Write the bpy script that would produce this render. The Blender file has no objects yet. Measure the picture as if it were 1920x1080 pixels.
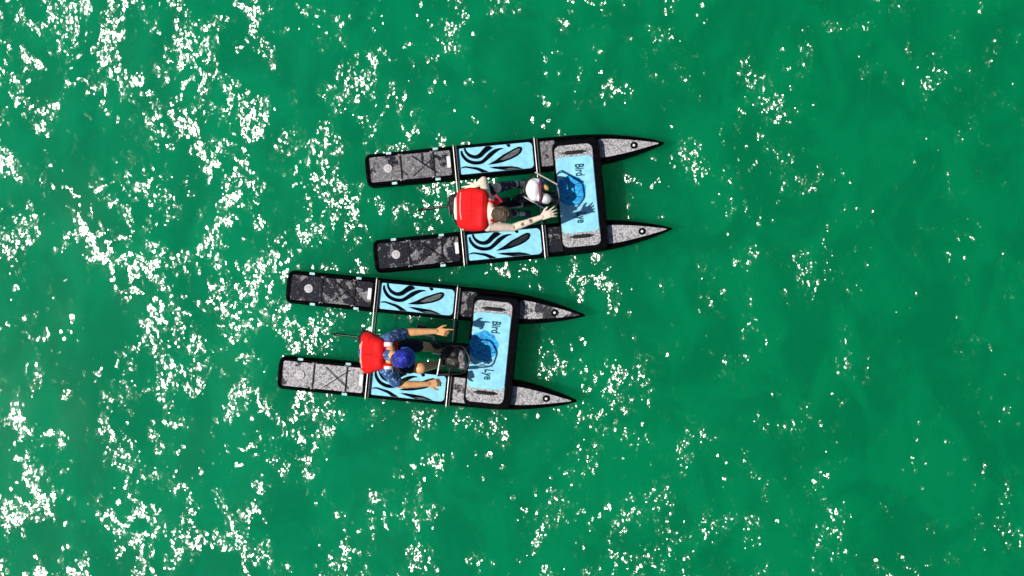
import bpy, bmesh, math, random
import numpy as np
from mathutils import Vector, Matrix, Quaternion
random.seed(7)
sc = bpy.context.scene
COL = sc.collection
R = math.radians

# ------------------------------------------------------------------ camera
H = 17.0                     # drone height above the water
S = 0.0060                   # metres per photo pixel on the water (1920 px wide)
cd = bpy.data.cameras.new('drone_camera')
cam = bpy.data.objects.new('drone_camera', cd)
COL.objects.link(cam)
cam.location = (0, 0, H)
cd.sensor_width = 36
cd.lens = 36 * H / (1920 * S)
cd.clip_end = 500
sc.camera = cam

# ------------------------------------------------------------------ light
ZEN, AZ = R(36), R(190)      # sun's zenith angle and the direction it stands in (ccw from +x)
to_sun = Vector((math.sin(ZEN) * math.cos(AZ), math.sin(ZEN) * math.sin(AZ), math.cos(ZEN)))
sl = bpy.data.lights.new('sun', 'SUN')
sl.energy = 4.6
sl.angle = R(0.55)
sl.color = (1.0, 0.93, 0.85)
sun = bpy.data.objects.new('sun', sl)
COL.objects.link(sun)
sun.rotation_euler = to_sun.to_track_quat('Z', 'Y').to_euler()
sun.location = (-8, -3, 12)
w = bpy.data.worlds.new('World')
sc.world = w
w.use_nodes = True
nt = w.node_tree
bg = nt.nodes['Background']
sky = nt.nodes.new('ShaderNodeTexSky')
sky.sky_type = 'NISHITA'
sky.sun_disc = False
sky.sun_elevation = math.pi / 2 - ZEN
sky.sun_rotation = math.atan2(to_sun.x, to_sun.y) % (2 * math.pi)
nt.links.new(sky.outputs[0], bg.inputs[0])
bg.inputs[1].default_value = 0.05
sc.view_settings.view_transform = 'Standard'
sc.view_settings.look = 'None'
sc.view_settings.exposure = 0.0
sc.view_settings.gamma = 1.0
sc.view_settings.use_curve_mapping = False

def P(px, py, z=0.0):
    """point at height z that stands where the photo shows (px, py)"""
    f = S * (H - z) / H
    return Vector(((px - 960) * f, (540 - py) * f, z))

# ------------------------------------------------------------------ materials
class NT:
    def __init__(self, name):
        self.m = bpy.data.materials.new(name)
        self.m.use_nodes = True
        self.t = self.m.node_tree
        self.b = self.t.nodes['Principled BSDF']
        self.tc = self.t.nodes.new('ShaderNodeTexCoord')
    def n(self, typ, **kw):
        nd = self.t.nodes.new(typ)
        for k, v in kw.items():
            if k.startswith('_'):
                setattr(nd, k[1:], v)
            else:
                nd.inputs[k.replace('__', ' ')].default_value = v
        return nd
    def l(self, a, b):
        self.t.links.new(a, b)
    def noise(self, scale, detail=2.0, rough=0.5, vec=None, dist=0.0):
        nd = self.n('ShaderNodeTexNoise', Scale=scale, Detail=detail, Roughness=rough, Distortion=dist)
        self.l(vec or self.tc.outputs['Object'], nd.inputs['Vector'])
        return nd.outputs['Fac']
    def math(self, op, a, b=None, c=None, clamp=False):
        nd = self.t.nodes.new('ShaderNodeMath')
        nd.operation = op
        nd.use_clamp = clamp
        for i, v in enumerate((a, b, c)):
            if v is None: continue
            if hasattr(v, 'is_output'): self.l(v, nd.inputs[i])
            else: nd.inputs[i].default_value = v
        return nd.outputs[0]
    def ramp(self, fac, lo, hi, a=0.0, b=1.0):
        nd = self.t.nodes.new('ShaderNodeMapRange')
        nd.interpolation_type = 'SMOOTHSTEP'
        self.l(fac, nd.inputs['Value'])
        for k, v in (('From Min', lo), ('From Max', hi), ('To Min', a), ('To Max', b)):
            nd.inputs[k].default_value = v
        return nd.outputs['Result']
    def mix(self, fac, a, b):
        nd = self.t.nodes.new('ShaderNodeMix')
        nd.data_type = 'RGBA'
        if hasattr(fac, 'is_output'): self.l(fac, nd.inputs['Factor'])
        else: nd.inputs['Factor'].default_value = fac
        for v, k in ((a, 6), (b, 7)):
            if hasattr(v, 'is_output'): self.l(v, nd.inputs[k])
            else: nd.inputs[k].default_value = (*v, 1)
        return nd.outputs[2]
    def bump(self, h, dist, strength=1.0, normal=None):
        nd = self.n('ShaderNodeBump', Distance=dist, Strength=strength)
        self.l(h, nd.inputs['Height'])
        if normal: self.l(normal, nd.inputs['Normal'])
        return nd.outputs['Normal']

def simple(name, col, rough=0.5, metal=0.0, var=0.15, scale=30.0, bump=0.0, bscale=200.0, spec=0.5, coat=0.0):
    q = NT(name)
    f = q.noise(scale, 3)
    dark = tuple(c * (1 - var) for c in col)
    lite = tuple(min(1, c * (1 + var)) for c in col)
    q.l(q.mix(q.ramp(f, .35, .65), dark, lite), q.b.inputs['Base Color'])
    q.l(q.ramp(q.noise(scale * .7, 2), .3, .7, rough * .85, min(1, rough * 1.15)), q.b.inputs['Roughness'])
    q.b.inputs['Metallic'].default_value = metal
    q.b.inputs['Specular IOR Level'].default_value = spec
    if coat:
        q.b.inputs['Coat Weight'].default_value = coat
        q.b.inputs['Coat Roughness'].default_value = 0.16
    if bump:
        q.l(q.bump(q.noise(bscale, 2), bump), q.b.inputs['Normal'])
    return q.m

def pad_material(name, dry, wet, glare_speck=(0.75, 0.75, 0.78)):
    """EVA foam deck: dry grey with dark wet patches, brushed texture; object attribute 'wetness' moves the patches' edge"""
    q = NT(name)
    at = q.n('ShaderNodeAttribute'); at.attribute_type = 'OBJECT'; at.attribute_name = 'wetness'
    oi = q.n('ShaderNodeObjectInfo')
    vm = q.n('ShaderNodeVectorMath'); vm.operation = 'ADD'
    q.l(q.tc.outputs['Object'], vm.inputs[0]); 
    sc2 = q.n('ShaderNodeVectorMath'); sc2.operation = 'SCALE'; sc2.inputs['Scale'].default_value = 40.0
    q.l(oi.outputs['Random'], sc2.inputs[0]); q.l(sc2.outputs[0], vm.inputs[1])
    v = vm.outputs[0]
    big = q.noise(5.0, 4, .68, v, .5)
    m = q.math('SUBTRACT', big, q.math('SUBTRACT', 1.0, at.outputs['Fac']))
    wetf = q.ramp(m, -.02, .02)
    fine = q.noise(58, 3, .6, v)
    mid = q.noise(26, 3, .6, v)
    g = q.mix(q.ramp(fine, .40, .60), tuple(c * .58 for c in dry), tuple(min(1, c * 1.25) for c in dry))
    g = q.mix(q.math('MULTIPLY', q.ramp(mid, .55, .60), .75), g, tuple(c * .3 for c in dry))
    g = q.mix(q.math('MULTIPLY', q.ramp(q.noise(46, 2, .5, v), .64, .70), .55), g, glare_speck)  # white glare bits painted into the foam's colour
    wetc = q.mix(q.ramp(fine, .4, .62), wet, tuple(min(1, c * 2.2 + .01) for c in wet))
    wetc = q.mix(q.math('MULTIPLY', q.ramp(q.noise(38, 2, .5, v), .66, .70), .7), wetc, dry)
    q.l(q.mix(wetf, g, wetc), q.b.inputs['Base Color'])
    q.l(q.ramp(wetf, 0, 1, .75, .22), q.b.inputs['Roughness'])
    q.l(q.bump(fine, .002), q.b.inputs['Normal'])
    return q.m

M = {}
M['pvc_black'] = simple('black_pvc', (.002, .002, .003), .5, var=.4, scale=18, bump=.0008, bscale=60, spec=.03)
M['side_black'] = simple('black_rail', (.0022, .0022, .004), .42, var=.4, scale=25, bump=.0006, bscale=90, spec=.05)
M['pad_grey'] = pad_material('grey_foam', (.20, .198, .215), (.008, .009, .013))
M['pad_glare'] = pad_material('glared_grey_foam', (.44, .44, .465), (.03, .03, .035))  # the grey foam again, with sun glare put into a paler base colour
M['blue_pad'] = simple('sky_blue_foam', (.28, .70, .90), .62, var=.10, scale=14, bump=.0006, bscale=260, spec=.3)
M['emblem_blue'] = None
M['ink'] = simple('black_print', (.003, .006, .009), .8, var=.5, scale=40, spec=.0)
M['ink_teal'] = simple('dark_teal_lettering', (.005, .07, .11), .5, var=.2, spec=.25)
M['leaf_grey'] = simple('grey_print', (.10, .115, .12), .6, var=.55, scale=45, bump=.001, bscale=120, spec=.3)
M['leaf_dark'] = simple('charcoal_print', (.012, .018, .026), .6, var=.5, scale=45, spec=.2)
M['alu'] = simple('brushed_aluminium', (.70, .70, .68), .34, metal=.5, var=.08, scale=60)
M['frame_black'] = simple('black_powder_coat', (.006, .006, .007), .38, var=.3, spec=.4)
M['rubber'] = simple('black_rubber', (.010, .010, .011), .7, var=.3, bump=.001)
M['white_plastic'] = simple('white_plastic', (.82, .82, .83), .35, var=.05)
M['pale_plastic'] = simple('glare_pale_plastic', (.55, .54, .57), .4, var=.25, scale=60)  # shiny valve cap, its white glare put into the base colour
M['tab'] = simple('pale_cyan_webbing', (.45, .72, .76), .6, var=.15)
M['cord'] = simple('black_shock_cord', (.008, .008, .009), .8, var=.3)
M['red_vest'] = simple('red_life_vest_nylon', (.80, .004, .006), .75, var=.10, scale=9, bump=.004, bscale=16, spec=.35)
M['white_patch'] = simple('white_reflective_patch', (.85, .84, .86), .3, var=.05)
M['pink_strap'] = simple('pink_red_webbing', (.72, .02, .10), .5)
M['pink_white'] = simple('pale_pink_piping', (.85, .50, .58), .4)
M['dark_red'] = simple('dark_red_stitching', (.30, .002, .003), .6)
M['skin_cap'] = simple('neck_skin', (.70, .44, .33), .5)
M['hair'] = simple('short_brown_hair', (.085, .058, .036), .55, var=.6, scale=70, bump=.006, bscale=110)
M['blue_cap'] = simple('blue_cotton_cap', (.022, .03, .42), .7, var=.6, scale=24, bump=.002, bscale=90)
M['blue_brim'] = simple('bright_blue_brim', (.05, .13, .72), .6, var=.15, scale=30)
M['navy'] = simple('navy_fabric', (.010, .010, .035), .8, var=.4, scale=30, bump=.003, bscale=60)
M['purple'] = simple('dark_purple_fabric', (.045, .018, .07), .8, var=.5, scale=40, bump=.003, bscale=60)
M['shoe_dark'] = simple('dark_shoe', (.02, .02, .03), .6, var=.3)
M['shoe_teal'] = simple('teal_water_shoe', (.12, .30, .34), .6, var=.4, scale=40)
M['shoe_blue'] = simple('blue_water_shoe', (.03, .08, .16), .6, var=.4, scale=40)
M['bag_white'] = simple('white_drybag', (.88, .88, .90), .55, var=.04, bump=.008, bscale=14)
M['bag_black'] = simple('black_nylon_bag', (.008, .006, .006), .6, var=.3, bump=.006, bscale=30)
M['grey_metal'] = simple('worn_grey_cover', (.17, .16, .18), .45, var=.55, scale=35, bump=.004, bscale=40)
M['amber'] = simple('amber_cloth', (.75, .42, .14), .6)
M['blue_cloth'] = simple('blue_cloth', (.03, .12, .55), .6)
M['maroon'] = simple('maroon_cloth', (.10, .01, .04), .6)

def shirt_mat():
    q = NT('blue_patterned_shirt')
    v = q.noise(55, 2, .5, None, 2.0)
    v2 = q.noise(24, 2, .5, None, 1.0)
    a = q.mix(q.ramp(v, .45, .55), (.012, .02, .13), (.07, .19, .48))
    q.l(q.mix(q.math('MULTIPLY', q.ramp(v2, .55, .63), .8), a, (.28, .50, .72)), q.b.inputs['Base Color'])
    q.b.inputs['Roughness'].default_value = .75
    q.l(q.bump(q.noise(60, 2), .003), q.b.inputs['Normal'])
    return q.m
M['shirt'] = shirt_mat()

def emblem_mat():
    q = NT('mottled_blue_print')
    a = q.mix(q.ramp(q.noise(26, 3, .6, None, 1.2), .42, .56), (.0, .20, .62), (.01, .47, .86))
    q.l(q.mix(q.ramp(q.noise(45, 2), .60, .66), a, (.0, .08, .25)), q.b.inputs['Base Color'])
    q.b.inputs['Roughness'].default_value = .6
    return q.m
M['emblem_blue'] = emblem_mat()

def skin_mat(name, col, marks=()):
    q = NT(name)
    c = q.mix(q.ramp(q.noise(22, 3), .35, .65), tuple(x * .86 for x in col), col)
    for p, r in marks:
        d = q.n('ShaderNodeVectorMath'); d.operation = 'DISTANCE'
        q.l(q.tc.outputs['Object'], d.inputs[0]); d.inputs[1].default_value = p
        f = q.math('ADD', d.outputs['Value'], q.math('MULTIPLY', q.math('SUBTRACT', q.noise(90, 2), .5), .04))
        c = q.mix(q.ramp(f, r * .7, r, .85, 0), c, (.10, .045, .03))
    q.l(c, q.b.inputs['Base Color'])
    q.b.inputs['Roughness'].default_value = .48
    q.b.inputs['Subsurface Weight'].default_value = .12
    q.b.inputs['Subsurface Radius'].default_value = (.02, .008, .004)
    q.l(q.bump(q.noise(180, 2), .0006), q.b.inputs['Normal'])
    return q.m

# ------------------------------------------------------------------ the water
def water():
    nx, ny = 420, 260
    def axis(n, half, far):
        t = np.linspace(-1, 1, n)
        return half * t + (far - half) * np.sign(t) * np.abs(t) ** 15
    xs, ys = axis(nx, 8.5, 160.0), axis(ny, 5.2, 160.0)
    X, Y = np.meshgrid(xs, ys)
    rng = np.random.RandomState(5)
    Z = np.zeros_like(X)
    for lam, amp, n in ((2.2, .006, 5), (1.1, .003, 7), (.55, .001, 9)):
        for _ in range(n):
            a = rng.normal(R(160), .7); l = lam * rng.uniform(.75, 1.3)
            kx, ky = 2 * np.pi / l * np.cos(a), 2 * np.pi / l * np.sin(a)
            Z += amp / math.sqrt(n) * np.sin(kx * X + ky * Y + rng.uniform(0, 6.28))
    Z *= np.clip(1.6 - (np.hypot(X / 9, Y / 6)), 0.0, 1)
    verts = np.stack([X, Y, Z], -1).reshape(-1, 3)
    i = np.arange(nx * ny).reshape(ny, nx)
    f = np.stack([i[:-1, :-1], i[:-1, 1:], i[1:, 1:], i[1:, :-1]], -1).reshape(-1, 4)
    me = bpy.data.meshes.new('water')
    me.from_pydata(verts.tolist(), [], f.tolist())
    me.polygons.foreach_set('use_smooth', [True] * len(me.polygons))
    # ripple strength: gusts and wakes ruffle the surface in some places and leave it slick in others
    px, py = X / S + 960, 540 - Y / S
    G = np.interp(px, [0, 350, 700, 1000, 1400, 1900], [.33, .36, .37, .30, .17, .12])
    def blob(cx, cy, rx, ry, a, rot=0):
        nonlocal G
        c, s = math.cos(R(rot)), math.sin(R(rot))
        u = ((px - cx) * c + (py - cy) * s) / rx
        v = (-(px - cx) * s + (py - cy) * c) / ry
        G += a * np.exp(-(u * u + v * v))
    for b in BLOBS: blob(*b)
    A = np.interp(px, [0, 500, 960, 1400, 1920], [.135, .195, .25, .30, .345])
    for cx, cy, rr, a_ in ((1190, 340, 70, .06), (1060, 530, 70, .05), (1120, 690, 60, .05), (620, 640, 120, .02), (780, 390, 70, .02)):
        A += a_ * np.exp(-((px - cx) ** 2 + (py - cy) ** 2) / rr ** 2)
    F = np.zeros_like(X)            # short, steep chop thrown off by the hulls
    for cx, cy, rx, ry in ((620, 400, 170, 110), (570, 640, 90, 130), (780, 390, 100, 40), (1050, 530, 120, 45), (1190, 350, 60, 130), (1080, 690, 120, 60), (780, 800, 200, 50), (860, 640, 200, 120)):
        F = np.maximum(F, np.exp(-(((px - cx) / rx) ** 2 + ((py - cy) / ry) ** 2) ** 2))
    for nm, arr in (('fine', F * .9), ('ripple', A), ('gust', G), ('lean', .045 + .034 * Y)):
        at = me.attributes.new(nm, 'FLOAT', 'POINT')
        at.data.foreach_set('value', arr.reshape(-1).astype(np.float32))
    o = bpy.data.objects.new('water', me); COL.objects.link(o)
    o['kind'] = 'structure'; o['label'] = 'green sea water with sparkling sun glints'
    q = NT('green_sea_water')
    at = q.n('ShaderNodeAttribute'); at.attribute_name = 'ripple'
    amp = at.outputs['Fac']
    mp = q.n('ShaderNodeMapping')
    mp.inputs['Rotation'].default_value = (0, 0, R(38)); mp.inputs['Scale'].default_value = (1.12, .82, 1)
    q.l(q.tc.outputs['Object'], mp.inputs['Vector'])
    v = mp.outputs[0]
    # gusts: ruffled patches with slick water between them
    p1 = q.ramp(q.noise(.95, 3, .6, v, .6), .38, .60, .0, 1.0)
    p2 = q.ramp(q.noise(3.2, 4, .66, v, .4), .40, .58, .0, 1.0)
    p3 = q.ramp(q.noise(11, 3, .65, v, .4), .42, .56, .30, 1.0)
    den = q.n('ShaderNodeAttribute'); den.attribute_name = 'gust'
    g = q.math('ADD', q.math('MULTIPLY', p1, .55), q.math('MULTIPLY', p2, .65))
    g = q.math('ADD', g, q.math('SUBTRACT', den.outputs['Fac'], .5))
    g = q.math('MULTIPLY', q.ramp(g, .48, .86), p3)
    # lone wavelets in the slick water between the gusts
    lone = q.math('MULTIPLY', q.ramp(q.noise(9, 1, .5, v), .60, .68), q.ramp(q.noise(1.7, 1, .5, v), .42, .60))
    g = q.math('MAXIMUM', g, lone)
    tilt = q.math('MULTIPLY', g, amp)
    # facets of the chop: each little face leans its own way round the wind's mean slope
    nz = q.n('ShaderNodeTexNoise', Scale=23.0, Detail=2.5, Roughness=.62, Distortion=.2)
    q.l(v, nz.inputs['Vector'])
    sp = q.n('ShaderNodeSeparateColor')
    nf = q.n('ShaderNodeTexNoise', Scale=34.0, Detail=1.5, Roughness=.55, Distortion=.3)
    q.l(v, nf.inputs['Vector'])
    fa = q.n('ShaderNodeAttribute'); fa.attribute_name = 'fine'
    q.l(q.mix(fa.outputs['Fac'], nz.outputs['Color'], nf.outputs['Color']), sp.inputs[0])
    nx_ = q.math('MULTIPLY', q.math('SUBTRACT', sp.outputs[0], .5), 3.6)
    ny_ = q.math('MULTIPLY', q.math('SUBTRACT', sp.outputs[1], .5), 2.2)
    lz = q.n('ShaderNodeTexNoise', Scale=2.2, Detail=2.0, Roughness=.5, Distortion=.3)
    q.l(v, lz.inputs['Vector'])
    sl_ = q.n('ShaderNodeSeparateColor'); q.l(lz.outputs['Color'], sl_.inputs[0])
    lean = q.n('ShaderNodeAttribute'); lean.attribute_name = 'lean'
    def slope(k):
        bx = q.math('MULTIPLY', tilt, q.math('ADD', nx_, 1.0))
        by = q.math('ADD', q.math('MULTIPLY', tilt, ny_), q.math('MULTIPLY', g, lean.outputs['Fac']))
        bx = q.math('ADD', bx, q.math('MULTIPLY', q.math('SUBTRACT', sl_.outputs[0], .5), .12))
        by = q.math('ADD', by, q.math('MULTIPLY', q.math('SUBTRACT', sl_.outputs[1], .5), .12))
        cb = q.n('ShaderNodeCombineXYZ')
        q.l(q.math('MULTIPLY', bx, -k), cb.inputs[0]); q.l(q.math('MULTIPLY', by, -k), cb.inputs[1])
        ge = q.n('ShaderNodeNewGeometry')
        ad = q.n('ShaderNodeVectorMath'); ad.operation = 'ADD'
        q.l(ge.outputs['Normal'], ad.inputs[0]); q.l(cb.outputs[0], ad.inputs[1])
        no = q.n('ShaderNodeVectorMath'); no.operation = 'NORMALIZE'
        q.l(ad.outputs[0], no.inputs[0])
        return no.outputs[0]
    nrm, weak = slope(1.0), slope(1.2)
    gx = q.n('ShaderNodeSeparateXYZ'); q.l(q.tc.outputs['Object'], gx.inputs[0])
    deep = q.ramp(q.math('ADD', gx.outputs[0], q.math('MULTIPLY', q.noise(.35, 2), 4.0)), -3.0, 6.0)
    col = q.mix(deep, (.0, .196, .084), (.0, .170, .062))
    swell_tint = q.ramp(q.noise(1.3, 3, .6, v, .8), .36, .64, .87, 1.10)  # lighter and darker tone of gentle swells, painted into the base colour
    sv = q.n('ShaderNodeVectorMath'); sv.operation = 'SCALE'
    q.l(col, sv.inputs[0]); q.l(swell_tint, sv.inputs['Scale'])
    q.l(sv.outputs[0], q.b.inputs['Base Color'])
    q.b.subsurface_method = 'BURLEY'
    q.b.inputs['Roughness'].default_value = 1.0
    q.b.inputs['Specular IOR Level'].default_value = 0.0
    q.b.inputs['Subsurface Weight'].default_value = 0.9
    q.b.inputs['Subsurface Radius'].default_value = (.2, 1.0, .8)
    q.b.inputs['Subsurface Scale'].default_value = 1.7
    q.b.inputs['Coat Weight'].default_value = 1.0
    q.b.inputs['Coat IOR'].default_value = 1.333
    q.b.inputs['Coat Roughness'].default_value = 0.15
    q.l(nrm, q.b.inputs['Coat Normal'])
    q.l(weak, q.b.inputs['Normal'])
    me.materials.append(q.m)
BLOBS = [(90, 40, 130, 90, .32), (70, 170, 120, 60, .15), (350, 90, 50, 80, .35), (420, 190, 90, 60, .2), (480, 40, 200, 50, .12), (430, 320, 130, 70, .22, -15), (640, 400, 60, 110, .18),
         (560, 640, 120, 130, .26), (760, 390, 90, 30, .35), (600, 620, 60, 30, .3), (960, 500, 60, 20, .4), (1150, 350, 35, 60, .35), (1010, 670, 30, 50, .35), (650, 480, 60, 40, .2), (620, 450, 130, 60, .12), (1050, 530, 100, 38, .40), (850, 800, 130, 30, .30), (720, 770, 120, 25, .25), (1130, 500, 60, 25, .3), (1000, 610, 40, 30, .2), (1170, 330, 60, 120, .20),
         (1120, 690, 50, 60, .20), (1250, 560, 35, 130, .40), (1290, 830, 40, 50, .40), (1220, 960, 50, 60, .35), (380, 990, 60, 60, .25), (80, 860, 90, 120, .15),
         (1450, 170, 40, 60, .40), (1600, 350, 60, 60, .32), (1880, 50, 50, 60, .45), (1500, 500, 50, 40, .38), (1280, 280, 30, 50, .4), (1525, 90, 20, 60, .4),
         (1560, 1020, 40, 60, .4), (1630, 180, 25, 60, .35), (1730, 150, 40, 40, .3), (1150, 60, 100, 60, .15), (1900, 990, 40, 50, .4), (1530, 900, 30, 40, .35),
         (900, 170, 170, 90, -.40), (1020, 230, 260, 30, -.40), (260, 70, 35, 60, -.45), (260, 300, 90, 40, -.35), (160, 350, 50, 60, -.2),
         (160, 600, 60, 80, -.4), (130, 760, 60, 90, -.25), (560, 980, 90, 80, -.30), (1720, 560, 220, 500, -.06), (1000, 880, 120, 70, -.3), (590, 120, 50, 60, -.3)]
water()

# ------------------------------------------------------------------ mesh helpers
class MB:
    """collects shapes into one mesh"""
    def __init__(s): s.v, s.f, s.m, s.mi = [], [], [], 0
    def add(s, vs, fs):
        o = len(s.v); s.v += [tuple(v) for v in vs]
        s.f += [tuple(i + o for i in f) for f in fs]; s.m += [s.mi] * len(fs)
        return s
    def tube(s, pts, r, n=10, closed=False):
        pts = [Vector(p) for p in pts]; N = len(pts)
        rs = r if isinstance(r, (list, tuple)) else [r] * N
        vs, fs = [], []
        prev = None
        for i, p in enumerate(pts):
            if closed: t = (pts[(i + 1) % N] - pts[i - 1]).normalized()
            else: t = (pts[min(i + 1, N - 1)] - pts[max(i - 1, 0)]).normalized()
            if prev is None:
                u = t.cross(Vector((0, 0, 1)))
                if u.length < .05: u = t.cross(Vector((1, 0, 0)))
            else: u = prev - t * prev.dot(t)
            u.normalize(); prev = u; w_ = t.cross(u)
            for k in range(n):
                a = 2 * math.pi * k / n
                vs.append(p + (u * math.cos(a) + w_ * math.sin(a)) * rs[i])
        for i in range(N if closed else N - 1):
            j = (i + 1) % N
            for k in range(n):
                k2 = (k + 1) % n
                fs.append((i * n + k, i * n + k2, j * n + k2, j * n + k))
        if not closed:
            fs.append(tuple(range(n))[::-1]); fs.append(tuple((N - 1) * n + k for k in range(n)))
        return s.add(vs, fs)
    def capsule(s, p0, r0, p1=None, r1=None, n=16, sq=None):
        p0 = Vector(p0); p1 = Vector(p1) if p1 is not None else p0 + Vector((0, 0, 1e-4)); r1 = r0 if r1 is None else r1
        t = (p1 - p0); L = t.length; t.normalize()
        u = t.cross(Vector((0, 0, 1)))
        if u.length < .05: u = t.cross(Vector((1, 0, 0)))
        u.normalize(); w_ = t.cross(u)
        rings = []
        for a in np.linspace(-math.pi / 2, 0, 5)[1:]: rings.append((p0 + t * (r0 * math.sin(a)), r0 * math.cos(a)))
        for a in np.linspace(0, math.pi / 2, 5)[:-1]: rings.append((p1 + t * (r1 * math.sin(a)), r1 * math.cos(a)))
        vs = [p0 - t * r0]; fs = []
        for c, r in rings:
            for k in range(n):
                a = 2 * math.pi * k / n
                vs.append(c + (u * math.cos(a) + w_ * math.sin(a)) * r)
        vs.append(p1 + t * r1)
        for k in range(n): fs.append((0, 1 + (k + 1) % n, 1 + k))
        for i in range(len(rings) - 1):
            for k in range(n):
                k2 = (k + 1) % n
                fs.append((1 + i * n + k, 1 + i * n + k2, 1 + (i + 1) * n + k2, 1 + (i + 1) * n + k))
        b = 1 + (len(rings) - 1) * n; e = len(vs) - 1
        for k in range(n): fs.append((b + k, b + (k + 1) % n, e))
        return s.add(vs, fs)
    def ellipsoid(s, c, axes, n=20, m=12):
        """axes: three vectors"""
        c = Vector(c); a, b, d = [Vector(x) for x in axes]
        vs, fs = [], []
        for i in range(1, m):
            th = math.pi * i / m
            for k in range(n):
                ph = 2 * math.pi * k / n
                vs.append(c + a * (math.sin(th) * math.cos(ph)) + b * (math.sin(th) * math.sin(ph)) + d * math.cos(th))
        t0 = len(vs); vs += [c + d, c - d]
        for i in range(m - 2):
            for k in range(n):
                k2 = (k + 1) % n
                fs.append((i * n + k, (i + 1) * n + k, (i + 1) * n + k2, i * n + k2))
        for k in range(n):
            k2 = (k + 1) % n
            fs.append((t0, k, k2)); fs.append((t0 + 1, (m - 2) * n + k2, (m - 2) * n + k))
        return s.add(vs, fs)
    def box(s, c, sx, sy, sz, rot=0.0):
        cs, sn = math.cos(rot), math.sin(rot)
        vs = []
        for z in (-.5, .5):
            for x, y in ((-.5, -.5), (.5, -.5), (.5, .5), (-.5, .5)):
                X, Y = x * sx, y * sy
                vs.append((c[0] + X * cs - Y * sn, c[1] + X * sn + Y * cs, c[2] + z * sz))
        return s.add(vs, [(0, 3, 2, 1), (4, 5, 6, 7), (0, 1, 5, 4), (1, 2, 6, 5), (2, 3, 7, 6), (3, 0, 4, 7)])
    def layers(s, poly, ls):
        """poly (ccw xy list) lofted through (inset, z) layers, capped"""
        n = len(poly); vs, fs = [], []
        for ins, z in ls:
            for x, y in offset(poly, -ins): vs.append((x, y, z))
        for i in range(len(ls) - 1):
            for k in range(n):
                k2 = (k + 1) % n
                fs.append((i * n + k, i * n + k2, (i + 1) * n + k2, (i + 1) * n + k))
        fs.append(tuple(range(n))[::-1]); fs.append(tuple((len(ls) - 1) * n + k for k in range(n)))
        return s.add(vs, fs)
    def build(s, name, mats, parent=None, smooth=True, xf=None, tri=False):
        me = bpy.data.meshes.new(name)
        vs = s.v if xf is None else [tuple(xf @ Vector(v)) for v in s.v]
        me.from_pydata(vs, [], s.f)
        if not isinstance(mats, (list, tuple)): mats = [mats]
        for m in mats: me.materials.append(m)
        me.polygons.foreach_set('material_index', s.m)
        me.polygons.foreach_set('use_smooth', [smooth] * len(me.polygons))
        me.update()
        o = bpy.data.objects.new(name, me); COL.objects.link(o)
        if smooth:
            try: me.set_sharp_from_angle(angle=R(38))
            except Exception: pass
        if parent: o.parent = parent
        return o

def offset(poly, d):
    n = len(poly); out = []
    for i in range(n):
        p, a, b = Vector(poly[i]), Vector(poly[i - 1]), Vector(poly[(i + 1) % n])
        e1, e2 = (p - a), (b - p)
        if e1.length < 1e-9 or e2.length < 1e-9: out.append(tuple(p)); continue
        e1.normalize(); e2.normalize()
        n1, n2 = Vector((e1.y, -e1.x)), Vector((e2.y, -e2.x))
        m = n1 + n2
        if m.length < 1e-6: out.append(tuple(p)); continue
        m.normalize(); k = 1 / max(.5, m.dot(n1))
        out.append(tuple(p + m * d * k))
    return out

def rrect(cx, cy, hx, hy, r, n=6):
    pts = []
    for sx, sy, a0 in ((1, -1, -90), (1, 1, 0), (-1, 1, 90), (-1, -1, 180)):
        for i in range(n + 1):
            a = R(a0 + 90 * i / n)
            pts.append((cx + sx * (hx - r) + r * math.cos(a), cy + sy * (hy - r) + r * math.sin(a)))
    return pts

def remesh(mb, name, mats, parent, voxel=.006, smooth=4, disp=None):
    """one continuous skin over the collected shapes"""
    o = mb.build(name, mats, None, smooth=False)
    md = o.modifiers.new('r', 'REMESH'); md.mode = 'VOXEL'; md.voxel_size = voxel; md.use_smooth_shade = True
    if smooth:
        s_ = o.modifiers.new('s', 'SMOOTH'); s_.iterations = smooth; s_.factor = .5
    dg = bpy.context.evaluated_depsgraph_get()
    dg.update()
    me = bpy.data.meshes.new_from_object(o.evaluated_get(dg))
    me.name = name
    old = o.data; o.modifiers.clear(); o.data = me; bpy.data.meshes.remove(old)
    if not me.materials:
        for m in (mats if isinstance(mats, (list, tuple)) else [mats]): me.materials.append(m)
    me.polygons.foreach_set('use_smooth', [True] * len(me.polygons))
    if disp:
        from mathutils import noise
        co = np.empty(len(me.vertices) * 3); me.vertices.foreach_get('co', co); co = co.reshape(-1, 3)
        no = np.array([v.normal[:] for v in me.vertices])
        amp, fr = disp
        d = np.array([noise.noise(Vector(c) * fr) for c in co])
        co += no * (d * amp)[:, None]
        me.vertices.foreach_set('co', co.reshape(-1)); me.update()
    if parent:
        o.parent = parent
        o.location = -parent.location
    return o

def empty(name, loc, rz=0.0, label=None, cat=None, group=None):
    o = bpy.data.objects.new(name, None); COL.objects.link(o)
    o.location = loc; o.rotation_euler = (0, 0, rz); o.empty_display_size = .2
    if label: o['label'] = label
    if cat: o['category'] = cat
    if group: o['group'] = group
    return o

# ------------------------------------------------------------------ water bike
ZD = .28                                    # deck height of the hulls
K = S * (H - ZD) / H                        # metres per photo pixel at deck height
A0, B0 = 280, 81                            # origin of the bike: middle of its length, midway between hulls
def lx(a): return (a - A0) * K
def ly(b): return -(b - B0) * K

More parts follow.
